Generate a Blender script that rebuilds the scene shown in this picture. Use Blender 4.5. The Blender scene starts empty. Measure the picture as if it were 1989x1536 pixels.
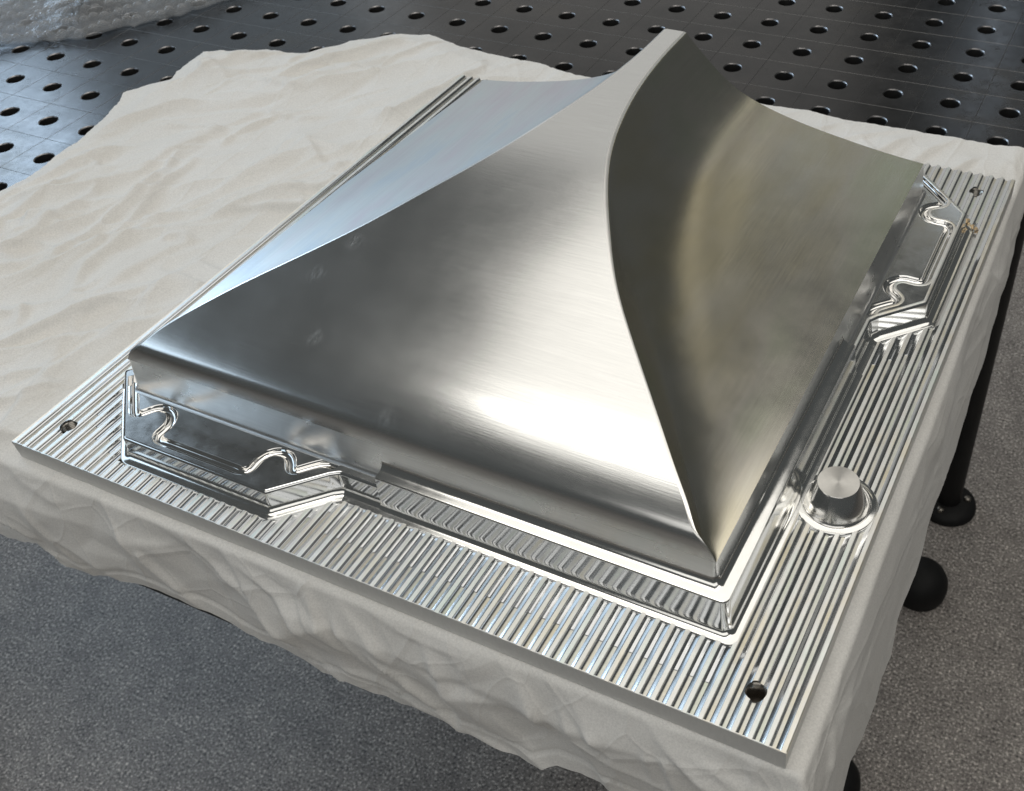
import bpy, bmesh, math, random
import numpy as np
from mathutils import Vector, Matrix
from mathutils.geometry import tessellate_polygon, delaunay_2d_cdt

S = bpy.context.scene
COL = S.collection
MM = 0.001
rng = np.random.default_rng(7)
random.seed(7)

# ------------------------------------------------------------------ camera
cam_d = bpy.data.cameras.new('camera')
cam = bpy.data.objects.new('camera', cam_d)
COL.objects.link(cam)
S.camera = cam
FPX, W0, H0 = 2025.45, 1989.0, 1536.0
R = ((0.90321576, 0.42649139, -0.04802481),
     (0.26195649, -0.63645739, -0.72546591),
     (-0.33997071, 0.64267183, -0.68658054))          # rows: right, down, forward
m = Matrix(((R[0][0], -R[1][0], -R[2][0]),
            (R[0][1], -R[1][1], -R[2][1]),
            (R[0][2], -R[1][2], -R[2][2])))
cam.matrix_world = Matrix.Translation(Vector((0.55275295, -0.21697663, 0.4504167))) @ m.to_4x4()
cam_d.sensor_fit = 'HORIZONTAL'
cam_d.sensor_width = 7.0
cam_d.lens = FPX / W0 * 7.0
cam_d.shift_x = -(1269.15 - W0 / 2) / W0
cam_d.shift_y = (749.82 - H0 / 2) / W0
cam_d.clip_start = 0.01
cam_d.clip_end = 60
cam_d.dof.use_dof = True
cam_d.dof.focus_distance = 0.60
cam_d.dof.aperture_fstop = cam_d.lens / 1.5            # a phone's small pupil

# ------------------------------------------------------------------ world and lamps
w = bpy.data.worlds.new('World')
S.world = w
w.use_nodes = True
bg = w.node_tree.nodes['Background']
bg.inputs[0].default_value = (0.92, 0.98, 0.98, 1)
bg.inputs[1].default_value = 0.07
S.view_settings.view_transform = 'Standard'
S.view_settings.look = 'None'
S.view_settings.exposure = 0
S.view_settings.gamma = 1
S.cycles.max_bounces = 16
S.cycles.glossy_bounces = 14
S.cycles.diffuse_bounces = 4
S.cycles.transparent_max_bounces = 24


def area_lamp(name, center, target, sx, sy, radiance, color):
    d = bpy.data.lights.new(name, 'AREA')
    d.shape = 'RECTANGLE'
    d.size, d.size_y = sx, sy
    d.energy = radiance * math.pi * sx * sy
    d.color = color
    o = bpy.data.objects.new(name, d)
    COL.objects.link(o)
    o.location = center
    v = Vector(target) - Vector(center)
    o.rotation_euler = v.to_track_quat('-Z', 'Y').to_euler()
    return o


# a bank of warm white hall lights overhead, a daylit gate on the left, pale hall wall behind it
area_lamp('ceiling_lamp', (0.55, 0.95, 2.7), (0.55, 0.95, 0), 3.5, 2.7, 1.2, (1.0, 0.965, 0.90)).rotation_euler = (0, 0, 0)
area_lamp('tube_lamp', (0.55, -0.45, 2.72), (0.55, -0.45, 0), 3.5, 0.8, 1.8, (1.0, 0.97, 0.91)).rotation_euler = (0, 0, 0)
area_lamp('gate_daylight', (-2.6, -0.25, 1.74), (0.1, -0.25, 1.5), 4.2, 1.0, 1.6, (0.66, 0.83, 1.0))
area_lamp('window_daylight', (-2.58, 1.22, 1.22), (0.0, 1.0, 0.9), 1.0, 0.50, 8.5, (0.60, 0.79, 1.0))
area_lamp('hall_wall_light', (-1.45, 3.4, 1.75), (0.0, 0.6, 0.9), 2.1, 3.0, 0.46, (1.0, 0.98, 0.94))
area_lamp('side_door_daylight', (-3.2, 3.1, 1.1), (0.0, 0.5, 0.5), 1.5, 1.9, 0.55, (0.74, 0.88, 1.0))
area_lamp('front_bay_light', (0.95, -2.1, 1.75), (0.45, 0.25, 0.05), 3.0, 1.6, 1.05, (1.0, 0.98, 0.94))
area_lamp('far_tube_light', (-0.05, 4.3, 1.9), (0.4, 0.6, 0.0), 0.10, 1.0, 3.0, (0.75, 0.87, 1.0))
area_lamp('added_sheen_light_a', (0.85, 4.4, 2.5), (0.4, 0.4, 0.05), 0.22, 1.7, 0.55, (1.0, 0.93, 0.75))  # added lamp, only there to draw a sheen band on the right face
area_lamp('added_sheen_light_b', (0.42, 4.4, 2.7), (0.4, 0.4, 0.05), 0.16, 1.3, 0.5, (1.0, 0.95, 0.80))  # second added lamp, for another streak across the right face
area_lamp('far_window_light', (-0.15, 4.2, 2.5), (0.37, 0.4, 0.06), 0.9, 0.5, 0.2, (1.0, 0.93, 0.72))

# ------------------------------------------------------------------ materials
def new_mat(name):
    mt = bpy.data.materials.new(name)
    mt.use_nodes = True
    nt = mt.node_tree
    return mt, nt, nt.nodes['Principled BSDF']


def node(nt, typ, **kw):
    n = nt.nodes.new(typ)
    for k, v in kw.items():
        setattr(n, k, v)
    return n


def ramp(nt, src, stops):
    r = node(nt, 'ShaderNodeValToRGB')
    cr = r.color_ramp
    while len(cr.elements) < len(stops):
        cr.elements.new(0.5)
    for e, (p, c) in zip(cr.elements, stops):
        e.position = p
        e.color = (*c, 1) if len(c) == 3 else c
    nt.links.new(src, r.inputs[0])
    return r


def coords(nt, scale, rot=(0, 0, 0)):
    tc = node(nt, 'ShaderNodeTexCoord')
    mp = node(nt, 'ShaderNodeMapping')
    mp.inputs['Scale'].default_value = scale
    mp.inputs['Rotation'].default_value = rot
    nt.links.new(tc.outputs['Object'], mp.inputs[0])
    return mp.outputs[0]


def noise(nt, vec, scale, detail=4, rough=0.6):
    n = node(nt, 'ShaderNodeTexNoise')
    n.inputs['Scale'].default_value = scale
    n.inputs['Detail'].default_value = detail
    n.inputs['Roughness'].default_value = rough
    nt.links.new(vec, n.inputs['Vector'])
    return n


def metal(name, base, rough, rvar=0.05, aniso=0.0, tangent=None, streak=None, bump=0.0, tint=None, blotch=60, metallic=1.0):
    """machined metal: streak = noise scale per axis for the tool marks, tint = (colour a, colour b) of faint sheen and reflections painted into the base colour"""
    mt, nt, p = new_mat(name)
    p.inputs['Metallic'].default_value = metallic
    p.inputs['Base Color'].default_value = (*base, 1)
    p.inputs['Roughness'].default_value = rough
    L = nt.links
    if tangent:
        p.inputs['Anisotropic'].default_value = aniso
        cx = node(nt, 'ShaderNodeCombineXYZ')
        for i in range(3):
            cx.inputs[i].default_value = tangent[i]
        L.new(cx.outputs[0], p.inputs['Tangent'])
    bl = noise(nt, coords(nt, (1, 1, 1)), blotch, 5, 0.65)
    mr = node(nt, 'ShaderNodeMapRange')
    mr.inputs[1].default_value, mr.inputs[2].default_value = 0.3, 0.7
    mr.inputs[3].default_value, mr.inputs[4].default_value = rough - rvar, rough + rvar
    L.new(bl.outputs[0], mr.inputs[0])
    L.new(mr.outputs[0], p.inputs['Roughness'])
    if streak:
        st = noise(nt, coords(nt, streak), 1.0, 3, 0.7)
        if bump:
            b = node(nt, 'ShaderNodeBump')
            b.inputs['Strength'].default_value = bump
            b.inputs['Distance'].default_value = 0.0004
            L.new(st.outputs[0], b.inputs['Height'])
            L.new(b.outputs[0], p.inputs['Normal'])
        c = ramp(nt, st.outputs[0], [(0.25, tuple(x * 0.94 for x in base)), (0.75, tuple(min(1, x * 1.04) for x in base))])
        out = c.outputs[0]
        if tint:
            tn = noise(nt, coords(nt, tint[2]), 1.0, 3, 0.6)
            tr = ramp(nt, tn.outputs[0], [(0.32, tint[0]), (0.5, (1, 1, 1)), (0.68, tint[1])])
            mx = node(nt, 'ShaderNodeMix', data_type='RGBA', blend_type='MULTIPLY')
            mx.inputs[0].default_value = 1
            L.new(out, mx.inputs[6])
            L.new(tr.outputs[0], mx.inputs[7])
            out = mx.outputs[2]
        L.new(out, p.inputs['Base Color'])
    return mt


AL = (0.80, 0.80, 0.785)
M_front = metal('brushed_aluminium_front', AL, 0.20, 0.02, 0.5, (0, 1, 0), (30, 1000, 1000), 0.06, None, 25)


def smudge(mt, spots):
    """finger marks: small patches of duller finish at (x, y, radius) in mm"""
    nt = mt.node_tree
    L = nt.links
    p = nt.nodes['Principled BSDF']
    old = p.inputs['Roughness'].links[0].from_socket
    total = None
    tc = node(nt, 'ShaderNodeTexCoord')
    nz = noise(nt, coords(nt, (500, 160, 0), (0, 0, 0.7)), 1.0, 3, 0.7)
    for x, y, r in spots:
        dv = node(nt, 'ShaderNodeVectorMath', operation='DISTANCE')
        mp = node(nt, 'ShaderNodeVectorMath', operation='MULTIPLY')
        mp.inputs[1].default_value = (1, 1, 0)
        L.new(tc.outputs['Object'], mp.inputs[0])
        L.new(mp.outputs[0], dv.inputs[0])
        dv.inputs[1].default_value = (x * MM, y * MM, 0)
        mr = node(nt, 'ShaderNodeMapRange', interpolation_type='SMOOTHSTEP')
        mr.inputs[1].default_value, mr.inputs[2].default_value = r * MM, r * 0.3 * MM
        mr.inputs[3].default_value, mr.inputs[4].default_value = 0, 1
        L.new(dv.outputs['Value'], mr.inputs[0])
        if total is None:
            total = mr.outputs[0]
        else:
            ad = node(nt, 'ShaderNodeMath', operation='MAXIMUM')
            L.new(total, ad.inputs[0]); L.new(mr.outputs[0], ad.inputs[1])
            total = ad.outputs[0]
    nr_ = ramp(nt, nz.outputs[0], [(0.42, (0, 0, 0)), (0.62, (1, 1, 1))])
    m1 = node(nt, 'ShaderNodeMath', operation='MULTIPLY')
    L.new(total, m1.inputs[0]); L.new(nr_.outputs[0], m1.inputs[1])
    m2 = node(nt, 'ShaderNodeMath', operation='MULTIPLY_ADD')
    L.new(m1.outputs[0], m2.inputs[0])
    m2.inputs[1].default_value = 0.07
    L.new(old, m2.inputs[2])
    L.new(m2.outputs[0], p.inputs['Roughness'])


smudge(M_front, [(155, 129, 8), (179, 92, 7), (164, 156, 9), (243, 63, 9)])
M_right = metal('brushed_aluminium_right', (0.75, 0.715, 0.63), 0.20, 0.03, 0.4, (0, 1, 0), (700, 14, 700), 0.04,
                ((0.93, 0.90, 0.78), (0.92, 1.0, 0.90), (14, 5, 10)), 20)  # olive of the surroundings this face mirrors is put into its colour
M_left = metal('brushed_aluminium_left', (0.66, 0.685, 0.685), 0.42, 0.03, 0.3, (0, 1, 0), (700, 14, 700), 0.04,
               ((0.86, 0.92, 1.0), (1.0, 0.92, 0.95), (30, 9, 20)), 20)  # iridescent sheen of the tool marks painted in as a noise tint
M_wall = metal('milled_aluminium_wall', (0.78, 0.785, 0.78), 0.12, 0.02, 0, None, (30, 30, 900), 0.012)
M_draft = metal('drafted_aluminium_wall', (0.80, 0.80, 0.79), 0.30, 0.04, 0, None, (30, 30, 900), 0.05)
M_crest = metal('hand_dressed_crest', (0.86, 0.85, 0.82), 0.30, 0.03)
M_polish = metal('bright_milled_aluminium', (0.86, 0.855, 0.83), 0.12, 0.03, 0, None, (60, 60, 900), 0.05)
M_pad = metal('fine_milled_aluminium', (0.66, 0.66, 0.65), 0.17, 0.05, 0, None, (260, 260, 260), 0.03, None, 90)
M_groove = metal('polished_groove_aluminium', (0.88, 0.87, 0.85), 0.06, 0.02, 0, None, (90, 90, 90), 0.02)
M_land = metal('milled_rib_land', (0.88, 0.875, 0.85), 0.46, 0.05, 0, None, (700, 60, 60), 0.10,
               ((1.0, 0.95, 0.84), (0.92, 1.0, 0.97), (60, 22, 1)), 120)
M_floor_g = metal('milled_rib_channel', (0.68, 0.69, 0.70), 0.15, 0.04, 0, None, (700, 40, 200), 0.05)  # same alloy as the lands; its dark reflections are put into the colour
M_slot = metal('milled_slot_floor', (0.70, 0.69, 0.64), 0.40, 0.05, 0.5, (0, 1, 0), (300, 900, 300), 0.12,
               ((1.0, 0.94, 0.80), (0.93, 1.0, 0.93), (60, 25, 1)), 200)
M_side = metal('sawn_aluminium_edge', (0.72, 0.72, 0.70), 0.5, 0.06, 0, None, (500, 60, 160), 0.12, metallic=0.45)
M_cone = metal('turned_aluminium_cone', (0.80, 0.79, 0.77), 0.15, 0.02, 0, None, (40, 40, 2500), 0.05)
M_conetop = metal('faced_aluminium_top', (0.72, 0.70, 0.66), 0.32, 0.03, 0.7, None, (400, 400, 400), 0.04)


def radial_tangent(mt):
    nt = mt.node_tree
    p = nt.nodes['Principled BSDF']
    t = node(nt, 'ShaderNodeTangent', direction_type='RADIAL', axis='Z')
    nt.links.new(t.outputs[0], p.inputs['Tangent'])
    p.inputs['Anisotropic'].default_value = 0.75


radial_tangent(M_conetop)
M_thread = metal('tapped_thread', (0.30, 0.28, 0.25), 0.22, 0.05)


def cloth_mat():
    mt, nt, p = new_mat('unbleached_muslin')
    L = nt.links
    v = coords(nt, (1, 1, 1))
    big = noise(nt, v, 9, 4, 0.55)
    c = ramp(nt, big.outputs[0], [(0.3, (0.765, 0.745, 0.705)), (0.7, (0.815, 0.80, 0.77))])
    gr = noise(nt, v, 900, 2, 0.8)
    cg = ramp(nt, gr.outputs[0], [(0.3, (0.88, 0.88, 0.88)), (0.7, (1.08, 1.08, 1.08))])
    mg = node(nt, 'ShaderNodeMix', data_type='RGBA', blend_type='MULTIPLY')
    mg.inputs[0].default_value = 1
    L.new(c.outputs[0], mg.inputs[6]); L.new(cg.outputs[0], mg.inputs[7])
    vo = node(nt, 'ShaderNodeTexVoronoi')
    vo.inputs['Scale'].default_value = 42
    L.new(v, vo.inputs['Vector'])
    fl = ramp(nt, vo.outputs['Distance'], [(0.0, (0.35, 0.27, 0.2)), (0.028, (1, 1, 1))])
    mx = node(nt, 'ShaderNodeMix', data_type='RGBA', blend_type='MULTIPLY')
    mx.inputs[0].default_value = 0.18
    L.new(mg.outputs[2], mx.inputs[6])
    L.new(fl.outputs[0], mx.inputs[7])
    L.new(mx.outputs[2], p.inputs['Base Color'])
    p.inputs['Roughness'].default_value = 0.9
    p.inputs['Specular IOR Level'].default_value = 0.15
    p.inputs['Sheen Weight'].default_value = 0.15
    fn = noise(nt, v, 260, 4, 0.7)
    prev = None
    for sc_, rot_, dist_, lo_ in ((13, 1.0, 0.0030, 0.08), (27, 1.35, 0.0014, 0.10)):
        wn = noise(nt, v, sc_ * .5, 2, 0.5)
        wm = node(nt, 'ShaderNodeMix', data_type='RGBA', blend_type='LINEAR_LIGHT')
        wm.inputs[0].default_value = 0.012
        vm = coords(nt, (1, .34, .7), (0, 0, rot_))
        L.new(vm, wm.inputs[6]); L.new(wn.outputs[1], wm.inputs[7])
        ve = node(nt, 'ShaderNodeTexVoronoi', feature='DISTANCE_TO_EDGE')
        ve.inputs['Scale'].default_value = sc_
        L.new(wm.outputs[2], ve.inputs['Vector'])
        rr = ramp(nt, ve.outputs['Distance'], [(0.0, (1, 1, 1)), (lo_ * .35, (.55, .55, .55)), (lo_ * 2.6, (0, 0, 0))])
        bb = node(nt, 'ShaderNodeBump')
        bb.inputs['Strength'].default_value = 0.34
        bb.inputs['Distance'].default_value = dist_
        L.new(rr.outputs[0], bb.inputs['Height'])
        if prev:
            L.new(prev.outputs[0], bb.inputs['Normal'])
        prev = bb
    b = node(nt, 'ShaderNodeBump')
    b.inputs['Strength'].default_value = 0.18
    b.inputs['Distance'].default_value = 0.0004
    L.new(prev.outputs[0], b.inputs['Normal'])
    L.new(fn.outputs[0], b.inputs['Height'])
    L.new(b.outputs[0], p.inputs['Normal'])
    return mt


M_cloth = cloth_mat()


def table_mat():
    mt, nt, p = new_mat('oiled_dark_steel')
    L = nt.links
    v = coords(nt, (1, 1, 1))
    n1 = noise(nt, v, 7, 6, 0.7)
    n2 = noise(nt, v, 60, 5, 0.75)
    n3 = noise(nt, coords(nt, (60, 900, 60), (0, 0, 0.4)), 1, 2, 0.7)
    c = ramp(nt, n1.outputs[0], [(0.3, (0.040, 0.040, 0.041)), (0.55, (0.070, 0.068, 0.068)), (0.75, (0.095, 0.086, 0.076))])
    L.new(c.outputs[0], p.inputs['Base Color'])
    p.inputs['Metallic'].default_value = 0.92
    ad = node(nt, 'ShaderNodeMath', operation='ADD')
    L.new(n2.outputs[0], ad.inputs[0]); L.new(n1.outputs[0], ad.inputs[1])
    mr = node(nt, 'ShaderNodeMapRange')
    mr.inputs[1].default_value, mr.inputs[2].default_value = 0.6, 1.4
    mr.inputs[3].default_value, mr.inputs[4].default_value = 0.14, 0.34
    L.new(ad.outputs[0], mr.inputs[0])
    L.new(mr.outputs[0], p.inputs['Roughness'])
    b = node(nt, 'ShaderNodeBump')
    b.inputs['Strength'].default_value = 0.10
    b.inputs['Distance'].default_value = 0.0003
    ad3 = node(nt, 'ShaderNodeMath', operation='ADD')
    L.new(n2.outputs[0], ad3.inputs[0]); L.new(n3.outputs[0], ad3.inputs[1])
    L.new(ad3.outputs[0], b.inputs['Height'])
    L.new(b.outputs[0], p.inputs['Normal'])
    return mt


M_table = table_mat()
M_rim = metal('worn_bright_steel_rim', (0.30, 0.29, 0.29), 0.3, 0.06)
M_line = metal('scribed_steel_line', (0.24, 0.235, 0.23), 0.45, 0.05)


def plain(name, col, rough, metallic=0, spec=0.5):
    mt, nt, p = new_mat(name)
    v = coords(nt, (1, 1, 1))
    n = noise(nt, v, 40, 4, 0.6)
    c = ramp(nt, n.outputs[0], [(0.3, tuple(x * 0.8 for x in col)), (0.7, tuple(x * 1.15 for x in col))])
    nt.links.new(c.outputs[0], p.inputs['Base Color'])
    p.inputs['Roughness'].default_value = rough
    p.inputs['Metallic'].default_value = metallic
    p.inputs['Specular IOR Level'].default_value = spec
    return mt


M_rust = plain('dried_brown_residue', (0.66, 0.50, 0.30), 0.5, 0.5)
M_black = plain('black_coat_and_bore_shade', (0.012, 0.012, 0.012), 0.5, 0, 0.3)  # also blackens the table's hole bores, where shade is put into the colour
M_rubber = plain('black_rubber', (0.010, 0.010, 0.010), 0.6, 0, 0.3)
M_bolt = plain('zinc_bolt', (0.3, 0.28, 0.25), 0.4, 1)


def floor_mat():
    mt, nt, p = new_mat('speckled_vinyl_floor')
    L = nt.links
    v = coords(nt, (1, 1, 1))
    n1 = noise(nt, v, 260, 3, 0.7)
    n2 = noise(nt, v, 30, 5, 0.7)
    n3 = noise(nt, v, 2.5, 3, 0.5)
    c = ramp(nt, n1.outputs[0], [(0.36, (0.05, 0.047, 0.047)), (0.44, (0.24, 0.225, 0.215)), (0.56, (0.29, 0.275, 0.26)), (0.64, (0.75, 0.72, 0.69))])
    c2 = ramp(nt, n2.outputs[0], [(0.3, (0.80, 0.77, 0.75)), (0.7, (1.38, 1.33, 1.28))])
    mx = node(nt, 'ShaderNodeMix', data_type='RGBA', blend_type='MULTIPLY')
    mx.inputs[0].default_value = 1
    L.new(c.outputs[0], mx.inputs[6]); L.new(c2.outputs[0], mx.inputs[7])
    L.new(mx.outputs[2], p.inputs['Base Color'])
    p.inputs['Roughness'].default_value = 0.42
    b = node(nt, 'ShaderNodeBump')
    b.inputs['Strength'].default_value = 0.35
    b.inputs['Distance'].default_value = 0.002
    L.new(n1.outputs[0], b.inputs['Height'])
    L.new(b.outputs[0], p.inputs['Normal'])
    return mt


M_floor = floor_mat()


def wrap_mat(name, alpha, rough, edge):
    mt, nt, p = new_mat(name)
    L = nt.links
    p.inputs['Base Color'].default_value = (0.55, 0.56, 0.57, 1)
    p.inputs['Roughness'].default_value = rough
    p.inputs['IOR'].default_value = 1.45
    p.inputs['Specular IOR Level'].default_value = 0.9
    tr = node(nt, 'ShaderNodeBsdfTransparent')
    tr.inputs[0].default_value = (0.93, 0.94, 0.95, 1)
    fr = node(nt, 'ShaderNodeLayerWeight')
    fr.inputs[0].default_value = 0.35
    mr = node(nt, 'ShaderNodeMapRange')
    mr.inputs[3].default_value, mr.inputs[4].default_value = alpha, min(1, alpha + edge)
    L.new(fr.outputs['Facing'], mr.inputs[0])
    ms = node(nt, 'ShaderNodeMixShader')
    L.new(mr.outputs[0], ms.inputs[0])
    L.new(tr.outputs[0], ms.inputs[1])
    L.new(p.outputs[0], ms.inputs[2])
    L.new(ms.outputs[0], nt.nodes['Material Output'].inputs[0])
    n = noise(nt, coords(nt, (1, 1, 1)), 75, 3, 0.6)
    b = node(nt, 'ShaderNodeBump')
    b.inputs['Strength'].default_value = 0.7
    b.inputs['Distance'].default_value = 0.0015
    L.new(n.outputs[0], b.inputs['Height'])
    L.new(b.outputs[0], p.inputs['Normal'])
    return mt


M_film = wrap_mat('clear_bubble_film', 0.11, 0.08, 0.40)
M_bubble = wrap_mat('clear_bubble', 0.05, 0.05, 0.75)

# ------------------------------------------------------------------ helpers
def tag(o, label=None, cat=None, group=None, kind=None):
    for k, v in (('label', label), ('category', cat), ('group', group), ('kind', kind)):
        if v:
            o[k] = v
    return o


def empty(name, loc=(0, 0, 0), rz=0.0, **kw):
    o = bpy.data.objects.new(name, None)
    o.empty_display_size = 0.02
    COL.objects.link(o)
    o.location = Vector(loc) * MM
    o.rotation_euler = (0, 0, rz)
    return tag(o, **kw)


def mesh(name, verts, faces, mats, parent=None, smooth=True, mi=None, angle=None):
    """verts in mm"""
    me = bpy.data.meshes.new(name)
    me.from_pydata([tuple(float(c) * MM for c in v) for v in verts], [], [tuple(int(i) for i in f) for f in faces])
    if not isinstance(mats, (list, tuple)):
        mats = [mats]
    for mt in mats:
        me.materials.append(mt)
    if mi is not None:
        me.polygons.foreach_set('material_index', list(mi))
    me.polygons.foreach_set('use_smooth', [bool(smooth)] * len(me.polygons))
    me.update()
    if smooth and angle is not None:
        me.set_sharp_from_angle(angle=math.radians(angle))
    o = bpy.data.objects.new(name, me)
    COL.objects.link(o)
    if parent is not None:
        o.parent = parent
    return o


def grid_faces(nr, nc, flip=False, closed=False):
    f = []
    cc = nc if closed else nc - 1
    for i in range(nr - 1):
        for j in range(cc):
            a, b = i * nc + j, i * nc + (j + 1) % nc
            q = (a, b, b + nc, a + nc)
            f.append(q[::-1] if flip else q)
    return f


def lathe(profile, n=48, cx=0, cy=0):
    v, nr = [], len(profile)
    for r, z in profile:
        for k in range(n):
            a = 2 * math.pi * k / n
            v.append((cx + r * math.cos(a), cy + r * math.sin(a), z))
    return v, grid_faces(nr, n, closed=True)


def round_poly(pts, rad, seg=6):
    """closed polygon with rounded corners; rad = one radius or one per corner"""
    out, n = [], len(pts)
    for i, p in enumerate(pts):
        r = rad[i] if isinstance(rad, (list, tuple)) else rad
        p = np.array(p, float)
        a, b = np.array(pts[i - 1], float) - p, np.array(pts[(i + 1) % n], float) - p
        la, lb = np.linalg.norm(a), np.linalg.norm(b)
        a, b = a / la, b / lb
        th = math.acos(max(-1, min(1, a @ b)))
        d = min(r / math.tan(th / 2), la * 0.45, lb * 0.45)
        if r <= 0 or d < 0.05:
            out.append(p)
            continue
        for k in range(seg + 1):
            t = k / seg
            out.append((1 - t) ** 2 * (p + a * d) + 2 * t * (1 - t) * p + t * t * (p + b * d))
    return np.array(out)


def normals2d(P, closed=True):
    """outward mitre normals of a counter-clockwise polyline"""
    if closed:
        e = np.roll(P, -1, 0) - P
        e /= np.linalg.norm(e, axis=1)[:, None] + 1e-12
        n = np.c_[e[:, 1], -e[:, 0]]
        m_ = n + np.roll(n, 1, 0)
    else:
        e = P[1:] - P[:-1]
        e /= np.linalg.norm(e, axis=1)[:, None] + 1e-12
        n = np.c_[e[:, 1], -e[:, 0]]
        m_ = np.r_[n[:1], n[1:] + n[:-1], n[-1:]]
        n = np.r_[n, n[-1:]]
    m_ /= np.linalg.norm(m_, axis=1)[:, None] + 1e-12
    k = 1 / np.maximum(0.4, (m_ * n).sum(1))
    return m_ * k[:, None]


def loft(P, profile, closed=True):
    """profile: list of (offset outward, z)"""
    N = normals2d(P, closed)
    v = []
    for d, z in profile:
        q = P + N * d
        v += [(x, y, z) for x, y in q]
    return v, grid_faces(len(profile), len(P), closed=closed)


def flat(name, poly, z, mat, parent, holes=()):
    """a flat face filled from an outline (and holes)"""
    loops = [[Vector((x, y, 0)) for x, y in poly]] + [[Vector((x, y, 0)) for x, y in h] for h in holes]
    tri = tessellate_polygon(loops)
    allv = [p for l in loops for p in l]
    f = []
    for t in tri:
        a, b, c = (allv[i] for i in t)
        f.append(t if (b - a).cross(c - a).z > 0 else t[::-1])
    return mesh(name, [(p.x, p.y, z) for p in allv], f, mat, parent, smooth=False)


def cut(o, cutters):
    """boolean difference, baked into the object's mesh"""
    for c in cutters:
        md = o.modifiers.new('cut', 'BOOLEAN')
        md.object = c
        md.operation = 'DIFFERENCE'
        md.solver = 'EXACT'
    dg = bpy.context.evaluated_depsgraph_get()
    me = bpy.data.meshes.new_from_object(o.evaluated_get(dg))
    o.modifiers.clear()
    o.data = me


def cyl(name, cx, cy, r, z0, z1, n=40):
    v = [(cx + r * math.cos(2 * math.pi * k / n), cy + r * math.sin(2 * math.pi * k / n), z) for z in (z0, z1) for k in range(n)]
    f = grid_faces(2, n, closed=True) + [tuple(range(n))[::-1], tuple(range(n, 2 * n))]
    return mesh(name, v, f, M_floor_g, None, smooth=False)


def smooth_table(x, y, xs, sig):
    """dense linear interpolation smoothed with a gaussian of local width sig(x)"""
    d = np.interp(xs, x, y)
    step = xs[1] - xs[0]
    out = np.empty_like(d)
    for i, xx in enumerate(xs):
        s = max(sig(xx), 1e-3)
        k = int(3 * s / step) + 1
        idx = np.arange(i - k, i + k + 1)
        wgt = np.exp(-0.5 * ((idx - i) * step / s) ** 2)
        lo = d[0] + (d[1] - d[0]) * np.minimum(idx, 0)
        hi = (d[-1] - d[-2]) * np.maximum(idx - len(d) + 1, 0)
        val = d[np.clip(idx, 0, len(d) - 1)] + np.where(idx < 0, lo - d[0], 0) + hi
        out[i] = (val * wgt).sum() / wgt.sum()
    return out


# ------------------------------------------------------------------ the mould
PW, PD, TOP = 492.0, 496.0, 15.0
CX = 246.0
FLOORZ = 13.2
mould = empty('machined_mould', (0, 0, 0), label='large machined aluminium mould with a ribbed base and a four sided horn shaped core', cat='mould')

# body outline at mid wall height (mm), counter-clockwise
half = [(47.6, 74), (33, 65.5), (78.5, 20), (184.5, 20), (209, 44.2), (214, 47.6), (444.4, 47.6)]
mir = [(PW - y, PD - x) for x, y in half[:-1]][::-1]
OUT = half + mir + [(47.6, 448.4)]
RAD = [1, 3, 4, 3, 5, 5, 4] + [5, 5, 3, 4, 3, 1] + [4]
OUTP = round_poly(OUT, RAD, 5)
fil = [(6.9, FLOORZ - 0.4), (6.6, 14.2), (6.2, 14.9), (5.7, 15.03), (4.6, 15.1), (3.4, 15.4), (2.4, 15.95), (1.6, 16.7), (1.0, 17.6), (0.6, 18.8)]
v, f = loft(OUTP, fil)
mesh('base_fillet', v, f, M_polish, mould, angle=50)
v, f = loft(OUTP, [(0.6, 18.8), (0.57, 19.2), (-0.15, 28.2), (-0.2, 28.6), (-0.7, 29.4), (-1.2, 29.8), (-1.8, 30)])
inner = OUTP + normals2d(OUTP) * -1.8
block = mesh('parting_block', v, f, M_wall, mould, angle=50)

# base plate
v, f = [], []
base = mesh('base_plate', [(x, y, z) for z in (1.2, 11.0) for x, y in ((0, 0), (PW, 0), (PW, PD), (0, PD))],
            [(3, 2, 1, 0), (4, 5, 6, 7), (0, 1, 5, 4), (1, 2, 6, 5), (2, 3, 7, 6), (3, 0, 4, 7)], M_side, mould, smooth=False)
HOLES = [(22.5, 23.6), (468.6, 23.6), (468.6, 471.8)]
CONE = (467.2, 146.0)
cutters = [cyl('cutter', hx, hy, 5.2, 2, 30) for hx, hy in HOLES]
ccut = cyl('cutter', CONE[0], CONE[1], 21.8, 11.001, 30, 64)
cut(base, cutters)

# ribs: one tile = a land and the channel to its right, running front to back and stopping at the body
PROF = [(-1.3, 14.5, 0), (-1.2, 14.9, 0), (-1.05, 15.0, 0), (1.05, 15.0, 1), (1.2, 14.9, 1), (1.35, 14.3, 1), (1.65, 13.85, 1), (2.0, FLOORZ + .34, 1)]
PROF_TAIL = [(4.6, FLOORZ + .28, 1), (5.3, FLOORZ + .55, 1), (6.0, FLOORZ + .85, 1), (6.5, FLOORZ + 1.12, 1), (6.7, 14.5, 1)]
SLOTD = 0.6


def crossings(xc, xl):
    """y where the line x = xl meets the body edges that the line x = xc meets"""
    P = CUTP
    ys = []
    for i in range(len(P)):
        a, b = P[i], P[(i + 1) % len(P)]
        if (a[0] - xc) * (b[0] - xc) < 0:
            t = (xl - a[0]) / (b[0] - a[0])
            t = min(1.6, max(-0.6, t)) if abs(b[0] - a[0]) > 3 else min(1, max(0, (xc - a[0]) / (b[0] - a[0])))
            tc = (xc - a[0]) / (b[0] - a[0])
            ys.append((a[1] + (b[1] - a[1]) * tc, a[1] + (b[1] - a[1]) * t))
    ys.sort()
    return [q[1] for q in ys]


CUTP = np.array(OUT, float)
CUTP = CUTP + normals2d(CUTP) * 6.3


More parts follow.
